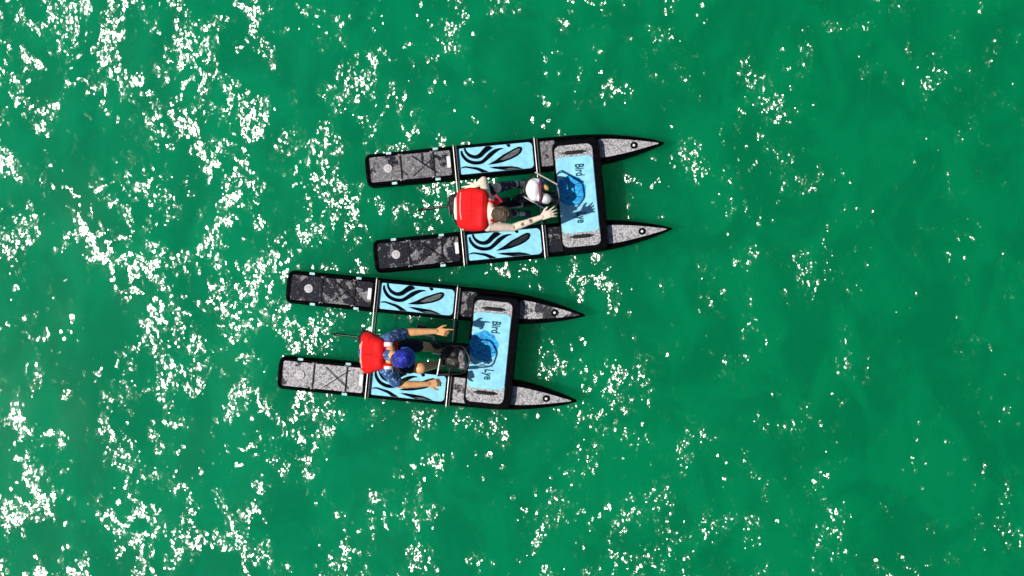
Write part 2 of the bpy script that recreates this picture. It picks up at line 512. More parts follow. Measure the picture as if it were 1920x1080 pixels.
def hull_half(s):
    if s < 10: return 22 + 9.5 * math.sqrt(max(0, 1 - ((10 - s) / 10) ** 2))
    if s < 380: return 31.5 + 1.0 * math.sin(math.pi * (s - 10) / 370)
    u = (s - 380) / 188
    w_ = 31.5 * (1 - u ** 2.15)
    if s > 553: w_ = min(w_, 6.2 * math.sqrt(max(0, 1 - ((s - 553) / 10.2) ** 2)))
    return max(.0, w_)

def hull_mesh():
    mb = MB()
    ss = [0, 1, 3, 6, 10, 20] + list(range(40, 380, 20)) + list(range(380, 540, 10)) + [540, 546, 551, 555, 558, 560.5, 562, 563]
    n = 28; vs = []; fs = []
    for s in ss:
        hw = max(hull_half(s), .6) * K
        zc, hz = .09, .19
        if s > 430: lift = ((s - 430) / 133) ** 2; zc += .05 * lift; hz -= .09 * lift
        for k in range(n):
            a = 2 * math.pi * k / n
            c, d = math.cos(a), math.sin(a)
            e = .42
            x = math.copysign(abs(c) ** e, c) * hw
            z = math.copysign(abs(d) ** e, d) * hz
            vs.append((lx(s), x, zc + z))
    for i in range(len(ss) - 1):
        for k in range(n):
            k2 = (k + 1) % n
            fs.append((i * n + k, i * n + k2, (i + 1) * n + k2, (i + 1) * n + k))
    fs.append(tuple(range(n))[::-1]); fs.append(tuple((len(ss) - 1) * n + k for k in range(n)))
    mb.add(vs, fs)
    return mb

# printed swirls of the blue pad, read from a 12x crop of the photo (origin 860,250), as centre lines with widths
def crop_ab(X, Y):
    dx, dy = 860 + X / 12 - 685.5, 250 + Y / 12 - 320
    return .9956 * dx - .094 * dy, .094 * dx + .9956 * dy
SW = [[(130, 325, 40), (165, 420, 50), (250, 500, 70), (370, 535, 80), (480, 500, 95), (570, 410, 105), (680, 310, 130), (730, 270, 130)],
      [(62, 395, 34), (85, 490, 60), (190, 610, 70), (350, 665, 75), (500, 655, 75), (600, 590, 80), (720, 475, 95), (830, 395, 75), (920, 355, 45), (1005, 340, 14)],
      [(55, 785, 20), (150, 760, 34), (300, 780, 44), (420, 800, 62), (540, 850, 75), (620, 900, 100), (680, 960, 130)]]
LEAF1 = [(650, 710), (830, 605), (1000, 480), (1200, 370), (1340, 300), (1410, 305), (1435, 360), (1400, 440), (1320, 510), (1200, 575), (1000, 650), (830, 690)]
LEAF1I = [(930, 600), (1030, 520), (1200, 415), (1330, 345), (1380, 350), (1370, 410), (1290, 480), (1150, 550), (1000, 605)]
LEAF2 = [(690, 775), (800, 750), (1000, 742), (1200, 740), (1330, 760), (1450, 805), (1500, 840), (1440, 960), (1150, 960), (1050, 860), (960, 820), (820, 800)]
LEAF2I = [(1010, 815), (1130, 785), (1260, 780), (1350, 815), (1280, 850), (1120, 850)]
DOT = [(1060, 235), (1150, 235), (1168, 290), (1120, 318), (1085, 285)]

def flat(mb, poly_ab, z, hb):
    pts = [(lx(a), -max(-hb, min(hb, b)) * K, z) for a, b in poly_ab]
    ar = sum(pts[i][0] * pts[(i + 1) % len(pts)][1] - pts[(i + 1) % len(pts)][0] * pts[i][1] for i in range(len(pts)))
    if ar < 0: pts.reverse()
    mb.add(pts, [tuple(range(len(pts)))])

def blue_pad_mesh():
    mb = MB()
    poly = rrect(lx(244.5), 0, 71 * K, 24.5 * K, 8 * K)
    mb.layers(poly, [(0, ZD - .01), (0, ZD + .005), (.003, ZD + .008)])
    z = ZD + .0095
    mb.mi = 1
    for st in SW:
        cp = [Vector(crop_ab(x, y)) for x, y, w_ in st]
        # resample smoothly
        P2, W2 = [], []
        for i in range(len(cp) - 1):
            p0, p1, p2, p3 = cp[max(i - 1, 0)], cp[i], cp[i + 1], cp[min(i + 2, len(cp) - 1)]
            for t in (0, .25, .5, .75):
                P2.append(.5 * ((2 * p1) + (p2 - p0) * t + (2 * p0 - 5 * p1 + 4 * p2 - p3) * t * t + (3 * p1 - p0 - 3 * p2 + p3) * t ** 3))
                W2.append(st[i][2] * (1 - t) + st[i + 1][2] * t)
        P2.append(cp[-1]); W2.append(st[-1][2])
        L, Rr = [], []
        for i, p in enumerate(P2):
            d = (P2[min(i + 1, len(P2) - 1)] - P2[max(i - 1, 0)]).normalized(); nn = Vector((-d.y, d.x)) * (W2[i] / 22.5)
            L.append(p + nn); Rr.append(p - nn)
        vs, fs = [], []
        for l_, r_ in zip(L, Rr):
            for q_ in (l_, r_): vs.append((lx(q_.x), -max(-24.2, min(24.2, q_.y)) * K, z))
        for i in range(len(L) - 1): fs.append((2 * i, 2 * i + 1, 2 * i + 3, 2 * i + 2))
        mb.add(vs, fs)
        z += .0004
    for pl in (LEAF1, LEAF2, DOT): flat(mb, [crop_ab(*p) for p in pl], z, 24.2)
    mb.mi = 2
    for pl in (LEAF1I, LEAF2I): flat(mb, [crop_ab(*p) for p in pl], z + .001, 23)
    return mb

def stern_pad_mesh(i):
    mb = MB()
    for a0, a1 in ((9, 66), (68, 128), (130, 161))[i:i + 1]:
        mb.layers(rrect(lx((a0 + a1) / 2), 0, (a1 - a0) / 2 * K, 23.5 * K, 3 * K), [(0, ZD - .01), (0, ZD + .005), (.003, ZD + .008)])
    if i == 3: mb.layers(rrect(lx(342.5), 0, 15.5 * K, 23.5 * K, 3 * K), [(0, ZD - .01), (0, ZD + .005), (.003, ZD + .008)])
    return mb

def bow_pad_mesh():
    mb = MB()
    top = [(440, 17.5), (460, 16.2), (480, 13.8), (500, 10.8), (520, 7.2), (535, 4.2), (552, .9)]
    pts = [(lx(a), -b * K) for a, b in top] + [(lx(a), b * K) for a, b in top[::-1]]
    vs = []
    def zt(a):
        l_ = max(0, (a - 430) / 133) ** 2
        return .09 + .05 * l_ + .19 - .09 * l_
    aa = [a for a, b in top] + [a for a, b in top[::-1]]
    n = len(pts)
    for dz in (-.015, .008):
        for (x, y), a in zip(pts, aa): vs.append((x, y, zt(a) + dz))
    fs = [tuple(range(n, 2 * n))] + [(k, (k + 1) % n, n + (k + 1) % n, n + k) for k in range(n)]
    mb.add(vs, fs)
    return mb

def cyl(mb, x, y, z0, z1, r, n=20, r1=None):
    r1 = r if r1 is None else r1
    vs = [(x + r * math.cos(2 * math.pi * k / n), y + r * math.sin(2 * math.pi * k / n), z0) for k in range(n)]
    vs += [(x + r1 * math.cos(2 * math.pi * k / n), y + r1 * math.sin(2 * math.pi * k / n), z1) for k in range(n)]
    fs = [(k, (k + 1) % n, n + (k + 1) % n, n + k) for k in range(n)] + [tuple(range(n))[::-1], tuple(range(n, 2 * n))]
    mb.add(vs, fs)

def text_obj(body, x, y, z, size, rot, mat, parent):
    cu = bpy.data.curves.new('lettering', 'FONT'); cu.body = body; cu.size = size
    cu.extrude = .0008; cu.align_x = 'CENTER'; cu.align_y = 'CENTER'; cu.offset = .0032
    o = bpy.data.objects.new('t', cu); COL.objects.link(o)
    dg = bpy.context.evaluated_depsgraph_get(); dg.update()
    me = bpy.data.meshes.new_from_object(o.evaluated_get(dg))
    bpy.data.objects.remove(o); bpy.data.curves.remove(cu)
    me.name = 'lettering'; me.materials.clear(); me.materials.append(mat)
    me.transform(Matrix.Translation((x, y, z)) @ Matrix.Rotation(rot, 4, 'Z') @ Matrix.Diagonal((.60, 1, 1, 1)))
    ob = bpy.data.objects.new('lettering', me); COL.objects.link(ob); ob.parent = parent
    return ob

def water_bike(stern, ang, label, wet, cfg):
    dirv = Vector((math.cos(ang), math.sin(ang)))
    # stern: photo pixel of the upper hull's stern centre
    perp = Vector((math.sin(ang), math.cos(ang)))             # photo-down across the hulls, in (x, -y) pixels
    ax = Vector((math.cos(ang), -math.sin(ang)))              # photo direction of the bow
    c = Vector(stern) + ax * A0 + perp * B0
    loc = P(c.x, c.y, ZD); loc.z = 0
    root = empty('water_bike', loc, ang, label, 'water bike', 'pedal catamarans side by side on the green water')
    Mi = (Matrix.Translation(loc) @ Matrix.Rotation(ang, 4, 'Z')).inverted()
    def W(px, py, z): return Mi @ P(px, py, z)                # photo pixel + height -> bike space
    for hi in (0, 1):
        h = hull_mesh().build('hull', M['pvc_black'], root)
        h.location = (0, (B0 if hi == 0 else B0 - 162) * K, 0)
        for i in range(4):
            p = stern_pad_mesh(i).build('deck_pad', M['pad_glare'] if wet[hi] == .42 else M['pad_grey'], h); p['wetness'] = wet[hi]
        b = blue_pad_mesh().build('printed_pad', [M['blue_pad'], M['ink'], M['leaf_dark'] if (hi == 1 and cfg['beam']) else M['leaf_grey']], h)
        q = bow_pad_mesh().build('bow_pad', M['pad_glare'], h); q['wetness'] = .5 if wet[hi] == .55 else .24
        mb = MB(); cyl(mb, lx(42), 0, ZD, ZD + .020, 8 * K); cyl(mb, lx(42), 0, ZD + .020, ZD + .026, 5 * K, r1=4 * K)
        mb.build('valve', M['pale_plastic'], h)
        mb = MB(); cyl(mb, lx(505), 0, ZD - .02, ZD + .006, 6.5 * K); mb.mi = 1; cyl(mb, lx(505), 0, ZD, ZD + .014, 2.3 * K)
        mb.build('bow_fitting', [M['side_black'], M['white_plastic']], h)
        zc = ZD + .016
        X0, X1, yy = lx(88), lx(127), 19 * K
        mb = MB(); mb.tube([(X0, -yy, zc), (X1 + .04, yy * .9, zc)], .0045, 6); mb.build('bungee_cord', M['cord'], h)
        mb = MB(); mb.tube([(X0, yy, zc + .009), (X1 + .04, -yy * .9, zc + .009)], .0045, 6); mb.build('bungee_cord', M['cord'], h)
        mb = MB(); mb.tube([(lx(67), -22 * K, zc), (lx(67.5), 22 * K, zc)], .006, 6); mb.build('bungee_cord', M['cord'], h)
        mb = MB(); mb.tube([(lx(129), -22 * K, zc), (lx(129), 22 * K, zc)], .0055, 6); mb.build('bungee_cord', M['cord'], h)
        for aa, s_ in ((67, 1), (67, -1), (127, 1), (127, -1)):
            mb = MB(); mb.tube([(lx(aa) - .02, s_ * 25 * K, ZD + .004), (lx(aa), s_ * 22.5 * K, ZD + .018), (lx(aa) + .02, s_ * 25 * K, ZD + .004)], .004, 6)
            mb.build('lashing_ring', M['alu'], h)
        mb = MB(); mb.layers(rrect(lx(157), 1.5 * K, 3.6 * K, 11 * K, 2 * K), [(0, ZD + .004), (0, ZD + .022), (.003, ZD + .026)])
        mb.build('grab_handle', M['white_plastic'], h)
        for aa, s_ in ((46, 1), (134, 1), (134, -1), (52, -1)) if hi == 0 else ((40, 1), (130, 1), (128, -1)):
            mb = MB(); mb.layers(rrect(lx(aa), s_ * 28.5 * K, 5.0 * K, 2.4 * K, 1.2 * K, 3), [(0, ZD - .02), (0, ZD + .006), (.002, ZD + .009)])
            mb.build('rail_tab', M['tab'], h)
        # thin piping round the upper rail
        mb = MB()
        pts = []
        for s_ in list(range(4, 380, 24)) + list(range(380, 556, 12)):
            l_ = max(0, (s_ - 430) / 133) ** 2
            pts.append((s_, hull_half(s_) * .86, .28 - .04 * l_ + .001))
        path = [(lx(s_), -b_ * K, z_) for s_, b_, z_ in pts] + [(lx(s_), b_ * K, z_) for s_, b_, z_ in pts[::-1]]
        mb.tube(path, .006, 6, closed=True)
        mb.build('rail_piping', M['side_black'], h)
    # aluminium cross bars, clamped across both hulls
    for a in (168, 320):
        mb = MB()
        zb = ZD + .035
        mb.tube([(lx(a), ly(-33), zb - .03), (lx(a), ly(-30), zb), (lx(a), ly(194), zb), (lx(a), ly(197), zb - .03)], .0062, 12)
        cb = mb.build('cross_bar', M['alu'], root)
        for b in (-24, 24, 138, 186):
            mb = MB(); mb.layers(rrect(lx(a) + .012, ly(b), .035, .03, .008, 3), [(0, ZD - .01), (0, ZD + .018), (.004, ZD + .026)])
            mb.build('clamp', M['frame_black'], cb)
        mb = MB(); mb.tube([(lx(a) + .032, ly(-29), ZD + .026), (lx(a) + .032, ly(193), ZD + .026)], .0125, 10)  # black tube added beside the bar to stand for its shadow
        mb.build('bar_shadow', M['frame_black'], cb)
    # keel beam down the middle
    mb = MB()
    mb.layers(rrect((lx(150) + lx(372)) / 2, cfg['beam'] * K, (lx(372) - lx(150)) / 2, 7.5 * K, 2.5 * K, 4), [(.012, ZD + .0), (0, ZD + .02), (0, ZD + .075), (.012, ZD + .09)])
    fr = mb.build('frame', M['frame_black'], root)
    mb = MB()
    mb.tube([(lx(160), 0, ZD + .06), (lx(172), 0, .70)], [.03, .022], 12)
    mb.tube([(lx(232), 0, ZD + .06), (lx(250), 0, .46), (lx(262), 0, .5)], .028, 12)
    mb.tube([(lx(172), 0, .60), (lx(240), 0, .44)], .022, 10)
    mb.build('seat_post', M['frame_black'], fr)
    # saddle
    mb = MB()
    mb.capsule((lx(162), .05, .72), .055, (lx(162), -.05, .72), .055); mb.capsule((lx(162), 0, .72), .07, (lx(198), 0, .715), .03)
    sd = remesh(mb, 'saddle', M['rubber'], None, .01, 4); sd.parent = root
    # rudder and its stock, trailing behind the seat
    mb = MB()
    mb.tube([(lx(165), 0, ZD + .03), (lx(140), 0, ZD + .01), (lx(96), 0, .20)], [.012, .013, .012], 10)
    mb.tube([(lx(150), -.10, ZD + .03), (lx(150), .10, ZD + .03)], .015, 8)
    mb.layers([(lx(90), -.006), (lx(112), -.009), (lx(118), 0), (lx(112), .009), (lx(90), .006)], [(0, -.30), (0, .20), (.003, .22)])
    mb.build('rudder', M['frame_black'], root)
    # cranks, pedals and drive housing
    ca = 286
    mb = MB()
    mb.ellipsoid((lx(ca), 0, .46), ((.11, 0, 0), (0, .05, 0), (0, 0, .11)))
    mb.tube([(lx(ca), 0, .42), (lx(ca) + .02, 0, ZD - .2), (lx(ca) + .02, 0, -.25)], [.035, .03, .025], 12)
    dr = mb.build('drive_housing', M['frame_black'], root)
    for s_ in (1, -1):
        th = cfg['crank'] + (0 if s_ > 0 else math.pi)
        ex, ez = .15 * math.cos(th), .15 * math.sin(th)
        mb = MB(); mb.tube([(lx(ca), s_ * .05, .46), (lx(ca), s_ * .085, .46), (lx(ca) + ex, s_ * .095, .46 + ez)], [.013, .013, .010], 8)
        cr = mb.build('crank_arm', M['alu'], root)
        mb = MB(); mb.layers(rrect(lx(ca) + ex, s_ * .155, .05, .05, .012, 3), [(.003, .45 + ez), (0, .455 + ez), (0, .475 + ez), (.003, .48 + ez)])
        mb.tube([(lx(ca) + ex, s_ * .09, .465 + ez), (lx(ca) + ex, s_ * .19, .465 + ez)], .007, 8)
        mb.build('pedal', M['rubber'], cr)
    # steering column and six-sided handlebar loop with its basket
    hp = [W(x, y, z) for x, y, z in cfg['loop']]
    cen = sum(hp, Vector()) / len(hp)
    base = Vector((lx(352), 0, ZD + .06))
    mb = MB()
    def rounded(pts, k=4, r=.28):
        out = []
        n = len(pts)
        for i in range(n):
            p, a_, b_ = pts[i], pts[i - 1], pts[(i + 1) % n]
            s0, s1 = p.lerp(a_, r), p.lerp(b_, r)
            for j in range(k + 1):
                t = j / k
                out.append(s0.lerp(p, t).lerp(p.lerp(s1, t), t))
        return out
    mb.tube(rounded(hp), .009, 8, closed=True)
    hb = mb.build('handlebar', M['frame_black'], root)
    n_ = len(hp)
    for i in cfg['rails']:
        mb = MB(); up_ = Vector((0, 0, .016))
        mb.tube([hp[i] + up_, hp[(i + 1) % n_] + up_], .008, 8)
        mb.build('hand_rail', M['alu'], hb)
    for (i, t0, t1) in cfg['grips']:
        mb = MB()
        p, q_ = hp[i], hp[(i + 1) % n_]
        mb.tube([p.lerp(q_, t0), p.lerp(q_, t1)], .016, 10)
        mb.build('grip', M['rubber'], hb)
    mb = MB()
    mb.tube([base, base + Vector((-.02, 0, .30)), cen + Vector((0, 0, -.10)), hp[cfg['join']]], [.024, .022, .016, .013], 10)
    mb.build('steering_column', M['frame_black'], root)
    # round basket inside the loop
    mb = MB()
    low = [p.lerp(cen, .42) + Vector((0, 0, -.17)) for p in hp]
    mid = [p.lerp(cen, .16) + Vector((0, 0, -.10)) for p in hp]
    mb.tube(rounded(low), .005, 6, closed=True); mb.tube(rounded(mid), .005, 6, closed=True)
    for p, m_, l_ in zip(hp, mid, low):
        mb.tube([p, m_, l_, cen + Vector((0, 0, -.17))], .004, 6)
    mb.build('basket', M['frame_black'], root)
    # bow platform
    pz = ZD + .10
    cx, cy = lx(394), ly(84.5)
    mb = MB()
    mb.layers(rrect(cx + 2 * K, cy, 45 * K, 105 * K, 15 * K, 8), [(.02, ZD + .002), (.002, ZD + .02), (0, ZD + .05), (.004, ZD + .082), (.014, pz)])
    pf = mb.build('bow_platform', M['side_black'], root)
    pcx = cx - 3.5 * K
    mb = MB()
    mb.layers(rrect(pcx, cy, 35.5 * K, 95 * K, 11 * K, 8), [(0, pz - .006), (0, pz + .004), (.003, pz + .007)])
    gp = mb.build('grey_pad', M['pad_glare'], pf); gp['wetness'] = .30
    mb = MB()
    mb.layers(rrect(pcx, cy + 2 * K, 34.6 * K, 71 * K, 9 * K, 8), [(0, pz + .004), (0, pz + .011), (.003, pz + .014)])
    mb.build('blue_pad', M['blue_pad'], pf)
    for s_ in (1, -1):
        mb = MB()
        hy = cy + 2 * K + s_ * 78.5 * K
        mb.layers(rrect(pcx + 1 * K, hy, 17 * K, 3.6 * K, 2.5 * K, 4), [(0, pz), (0, pz + .010), (.002, pz + .012)])
        mb.tube([(pcx - 21 * K, hy, pz + .004), (pcx - 15 * K, hy, pz + .026), (pcx + 17 * K, hy, pz + .026), (pcx + 23 * K, hy, pz + .004)], .009, 8)
        mb.build('carry_handle', M['rubber'], pf)
    mb = MB()
    e = []
    for k in range(48):
        a = 2 * math.pi * k / 48
        r = 27 * K * (1 + .035 * math.sin(9 * a) + .02 * math.sin(5 * a + 1))
        e.append((cx - 15 * K + r * math.cos(a), cy + 10 * K + r * math.sin(a) * 1.05, pz + .0155))
    mb.add(e, [tuple(range(48))])
    mb.build('emblem', M['emblem_blue'], pf, smooth=False)
    text_obj('Bird', cx + 4 * K, cy + 47 * K, pz + .0165, 23 * K, -math.pi / 2, M['ink_teal'], pf)
    text_obj('Lye', cx - 1 * K, cy - 42 * K, pz + .0165, 24 * K, -math.pi / 2, M['ink_teal'], pf)
    return root, W, cen

# ------------------------------------------------------------------ people
def hand(mb, wrist, f, nrm, side, curl=.5, spread=.5, sc_=1.0, each=None):
    """wrist point, f pointing to the fingers, nrm out of the back of the hand, side = +1 thumb on f x nrm"""
    f = Vector(f).normalized(); nrm = Vector(nrm); nrm = (nrm - f * nrm.dot(f)).normalized()
    r = f.cross(nrm) * side
    L = [.040, .046, .043, .034]
    for i, off in enumerate((.027, .009, -.009, -.026)):
        k0 = wrist + r * off * .7 * sc_ + f * .01
        kn = wrist + (f * (.082 - abs(off - .009) * .25) + r * off) * sc_
        mb.capsule(k0, .014 * sc_, kn, .0115 * sc_, 10)
        c = curl if each is None else each[i]
        d = (f + r * (off * 11 * spread)).normalized()
        p = kn
        for j, seg in enumerate((1.0, .62, .5)):
            ang = c * (0.5 + .45 * j)
            dd = (d * math.cos(ang) - nrm * math.sin(ang)).normalized()
            q_ = p + dd * L[i] * seg * sc_
            mb.capsule(p, (.0098 - .0012 * j) * sc_, q_, (.0090 - .0014 * j) * sc_, 8)
            p = q_
    t0 = wrist + (f * .022 + r * .026) * sc_
    t1 = wrist + (f * .055 + r * .056 - nrm * .008) * sc_
    t2 = t1 + (f * .030 + r * .012 - nrm * .012 * curl) * sc_
    mb.capsule(t0, .0145 * sc_, t1, .0115 * sc_, 8); mb.capsule(t1, .0112 * sc_, t2, .0088 * sc_, 8)

def frame_of(fwd, up):
    f = Vector(fwd).normalized(); u = Vector(up); u = (u - f * u.dot(f)).normalized()
    return f, u, f.cross(u)

def head(mb, c, f, u, r):
    """c: centre of the skull"""
    mb.ellipsoid(c, (f * .098, r * .078, u * .105))
    mb.ellipsoid(c + f * .022 - u * .055, (f * .072, r * .062, u * .075))
    mb.capsule(c + f * .092 - u * .01, .010, c + f * .108 - u * .038, .015, 8)            # nose
    mb.capsule(c + f * .088 - u * .072 + r * .018, .008, c + f * .088 - u * .072 - r * .018, .008, 8)   # lips
    mb.capsule(c + f * .074 - u * .105, .020, c + f * .070 - u * .10, .02, 8)             # chin
    mb.capsule(c + f * .088 + u * .022 + r * .035, .011, c + f * .088 + u * .022 - r * .035, .011, 8)   # brow
    for s_ in (1, -1):
        mb.ellipsoid(c + r * s_ * .080 - u * .018 - f * .005, (f * .018, r * .010, u * .030))

def eyes(c, f, u, r, root):
    for s_ in (1, -1):
        mb = MB()
        mb.ellipsoid(c + f * .086 + r * s_ * .032 + u * .000, (f * .013, r * .013, u * .011), 10, 8)
        o = mb.build('eye', M['white_patch'], root); o.location = -root.location
        mb = MB()
        mb.ellipsoid(c + f * .0965 + r * s_ * .032, (f * .004, r * .006, u * .006), 8, 6)
        p = mb.build('iris', M['frame_black'], o)

def child(mb, name, mat, root):
    o = mb.build(name, mat, root); o.location = -root.location
    return o

def drape(obj, x, y, z0=3.0):
    from mathutils.bvhtree import BVHTree
    if 'bvh' not in _B or _B['o'] != obj.name:
        _B['o'] = obj.name; _B['bvh'] = BVHTree.FromPolygons([v.co[:] for v in obj.data.vertices], [p.vertices[:] for p in obj.data.polygons])
    h = _B['bvh'].ray_cast(Vector((x, y, z0)), Vector((0, 0, -1)))
    return h[0], h[1]
_B = {}
def draped_line(obj, pts, zg, r_, name, mat, lift=.002):
    out = []
    for i in range(len(pts) - 1):
        for t in np.linspace(0, 1, 8)[(0 if i == 0 else 1):]:
            x = pts[i][0] * (1 - t) + pts[i + 1][0] * t; y = pts[i][1] * (1 - t) + pts[i + 1][1] * t
            p = P(x, y, zg); h, n_ = drape(obj, p.x, p.y)
            if h: out.append(h + n_ * lift)
    if len(out) > 2:
        mb = MB(); mb.tube(out, r_, 6); return mb.build(name, mat, obj)
def draped_patch(obj, cx, cy, hx, hy, zg, name, mat, rot=0.0):
    vs, fs = [], []
    n_ = 6
    for j in range(n_ + 1):
        for i in range(n_ + 1):
            u_, v_ = (i / n_ * 2 - 1) * hx, (j / n_ * 2 - 1) * hy
            p = P(cx + u_ * math.cos(rot) - v_ * math.sin(rot), cy + u_ * math.sin(rot) + v_ * math.cos(rot), zg)
            h, nn = drape(obj, p.x, p.y)
            vs.append(h + nn * .005 if h else None)
    for j in range(n_):
        for i in range(n_):
            f = (j * (n_ + 1) + i, (j + 1) * (n_ + 1) + i, (j + 1) * (n_ + 1) + i + 1, j * (n_ + 1) + i + 1)
            if all(vs[k] is not None for k in f): fs.append(f)
    vs = [v_ if v_ is not None else Vector((0, 0, -5)) for v_ in vs]
    used = sorted({k for f in fs for k in f}); m_ = {k: i for i, k in enumerate(used)}
    mb = MB(); mb.add([vs[k] for k in used], [tuple(m_[k] for k in f) for f in fs])
    o = mb.build(name, mat, obj)
    sd = o.modifiers.new('t', 'SOLIDIFY'); sd.thickness = .004
    return o

# ---- upper rider: brown hair, bare arms, red vest ----
def rider_upper():
    hip = P(870, 392, .80); chest = P(903, 393, 1.08); neck = P(920, 396, 1.20); hc = P(942, 402, 1.31)
    base = P(862, 392, .76)
    root = empty('person', base, 0, 'bare-headed brown-haired person in red life vest stretching a tattooed arm to the handlebar', 'person')
    shL, shR = P(911, 367, 1.14), P(915, 424, 1.14)
    elL, wrL = P(907, 338, .98), P(893, 349, .86)
    elR, wrR = P(961, 427, 1.04), P(1016, 407, 1.03)
    mb = MB()
    # trunk
    mb.capsule(hip + Vector((0, .07, 0)), .115, hip - Vector((0, .07, 0)), .115)
    mb.capsule(hip, .115, chest, .118)
    mb.capsule(chest + Vector((0, .08, 0)), .09, chest - Vector((0, .08, 0)), .09)
    mb.capsule(shL, .058, shR, .058)
    mb.capsule(P(914, 378, 1.16), .058, neck, .05); mb.capsule(P(916, 414, 1.16), .058, neck, .05)
    mb.capsule(neck, .054, hc - Vector((.015, 0, .05)), .052)
    f, u, r = frame_of((.80, -.10, -.62), (.62, -.05, .80))
    head(mb, hc, f, u, r)
    # arms
    mb.capsule(shL, .056, elL, .042); mb.capsule(elL, .043, elL.lerp(wrL, .4), .041); mb.capsule(elL.lerp(wrL, .3), .041, wrL, .028)
    mb.capsule(shR, .056, elR, .041); mb.capsule(elR, .041, elR.lerp(wrR, .3), .042); mb.capsule(elR.lerp(wrR, .25), .042, wrR, .027)
    hand(mb, wrL, P(870, 357, .82) - wrL, (-.1, .3, 1), 1, .25, .9, 1.08)
    hand(mb, wrR, P(1040, 397, 1.03) - wrR, (.1, .1, 1), -1, .55, 1.0, 1.12, each=(.35, .6, .6, .45))
    # legs
    hipL, hipR = P(872, 376, .79), P(872, 408, .79)
    knL, anL = P(930, 352, .79), P(969, 345, .47)
    knR, anR = P(938, 408, .72), P(968, 400, .34)
    for h_, k_, a_ in ((hipL, knL, anL), (hipR, knR, anR)):
        mb.capsule(h_, .082, k_, .056); mb.capsule(k_, .055, k_.lerp(a_, .35), .053); mb.capsule(k_.lerp(a_, .3), .053, a_, .036)
        mb.capsule(a_, .036, a_ + Vector((.10, .0, -.06)), .028)
    marks = [(tuple(wrR.lerp(elR, .38) + Vector((0, 0, .035))), .026), (tuple(wrR.lerp(elR, .66) + Vector((0, 0, .035))), .022),
             (tuple(wrR.lerp(elR, .95) + Vector((0, 0, .03))), .018)]
    remesh(mb, 'body', skin_mat('fair_skin', (.97, .80, .66), marks), root, .0055, 3)
    eyes(hc, f, u, r, root)
    # hair
    mb = MB()
    mb.ellipsoid(hc + u * .014 - f * .014, (f * .100, r * .087, u * .104))
    mb.ellipsoid(hc - f * .035 - u * .015, (f * .072, r * .080, u * .085))
    remesh(mb, 'hair', M['hair'], root, .006, 2, (.010, 55))
    # vest: padded back and front, shoulder straps
    mb = MB()
    nseg = 9
    for i in range(nseg):
        t = i / (nseg - 1)
        c = P(872, 392, .90).lerp(P(905, 394, 1.13), t)
        hw = .135 + .015 * math.sin(t * 3)
        mb.capsule(c + Vector((-.01, hw, .055)), .080, c + Vector((-.01, -hw, .055)), .080, 20)
        mb.capsule(c + Vector((-.01, hw, -.02)), .080, c + Vector((-.01, -hw, -.02)), .080, 20)
    for i in range(5):
        t = i / 4
        c = P(895, 392, .82).lerp(P(922, 394, 1.03), t)
        mb.capsule(c + Vector((0, .12, 0)), .055, c - Vector((0, .12, 0)), .055, 16)
    for y0, y1 in ((378, 380), (413, 412)):
        mb.capsule(P(903, y0, 1.165), .036, P(921, y1, 1.20), .026); mb.capsule(P(921, y1, 1.20), .026, P(934, y1, 1.10), .024)
    v = remesh(mb, 'life_vest', M['red_vest'], root, .009, 6, (.006, 9))
    draped_patch(v, 922, 370, 5, 4.5, 1.2, 'reflective_patch', M['white_patch'], .3)
    draped_line(v, [(864, 361), (863, 375), (863, 395), (865, 412)], 1.05, .006, 'back_piping', M['pink_white'])
    draped_line(v, [(885, 363), (885, 425)], 1.1, .004, 'seam', M['dark_red'])
    draped_line(v, [(868, 394), (906, 396)], 1.1, .003, 'seam', M['dark_red'])
    draped_line(v, [(906, 366), (905, 425)], 1.15, .004, 'seam', M['dark_red'])
    mb = MB()
    mb.tube([P(929, 366, 1.20), P(934, 370, 1.19), P(941, 378, 1.13)], .013, 8)
    mb.build('shoulder_strap', M['pink_strap'], v)
    # shorts, leggings, shoes
    mb = MB()
    mb.capsule(hip + Vector((0, .08, -.02)), .122, hip - Vector((0, .08, .02)), .122)
    mb.capsule(hipL, .094, hipL.lerp(knL, .80), .078); mb.capsule(hipR, .094, hipR.lerp(knR, .80), .078)
    remesh(mb, 'shorts', M['navy'], root, .008, 4, (.008, 22))
    mb = MB()
    for k_, a_ in ((knL, anL), (knR, anR)):
        mb.capsule(k_.lerp(a_, .12), .060, k_.lerp(a_, .8), .044)
    remesh(mb, 'leggings', M['purple'], root, .007, 3, (.006, 30))
    for a_ in (anL, anR):
        mb = MB(); mb.capsule(a_ + Vector((-.03, 0, -.045)), .040, a_ + Vector((.13, .0, -.070)), .036); mb.capsule(a_, .042, a_ + Vector((.03, 0, -.05)), .042)
        remesh(mb, 'shoe', M['shoe_blue'], root, .008, 3)
    return root

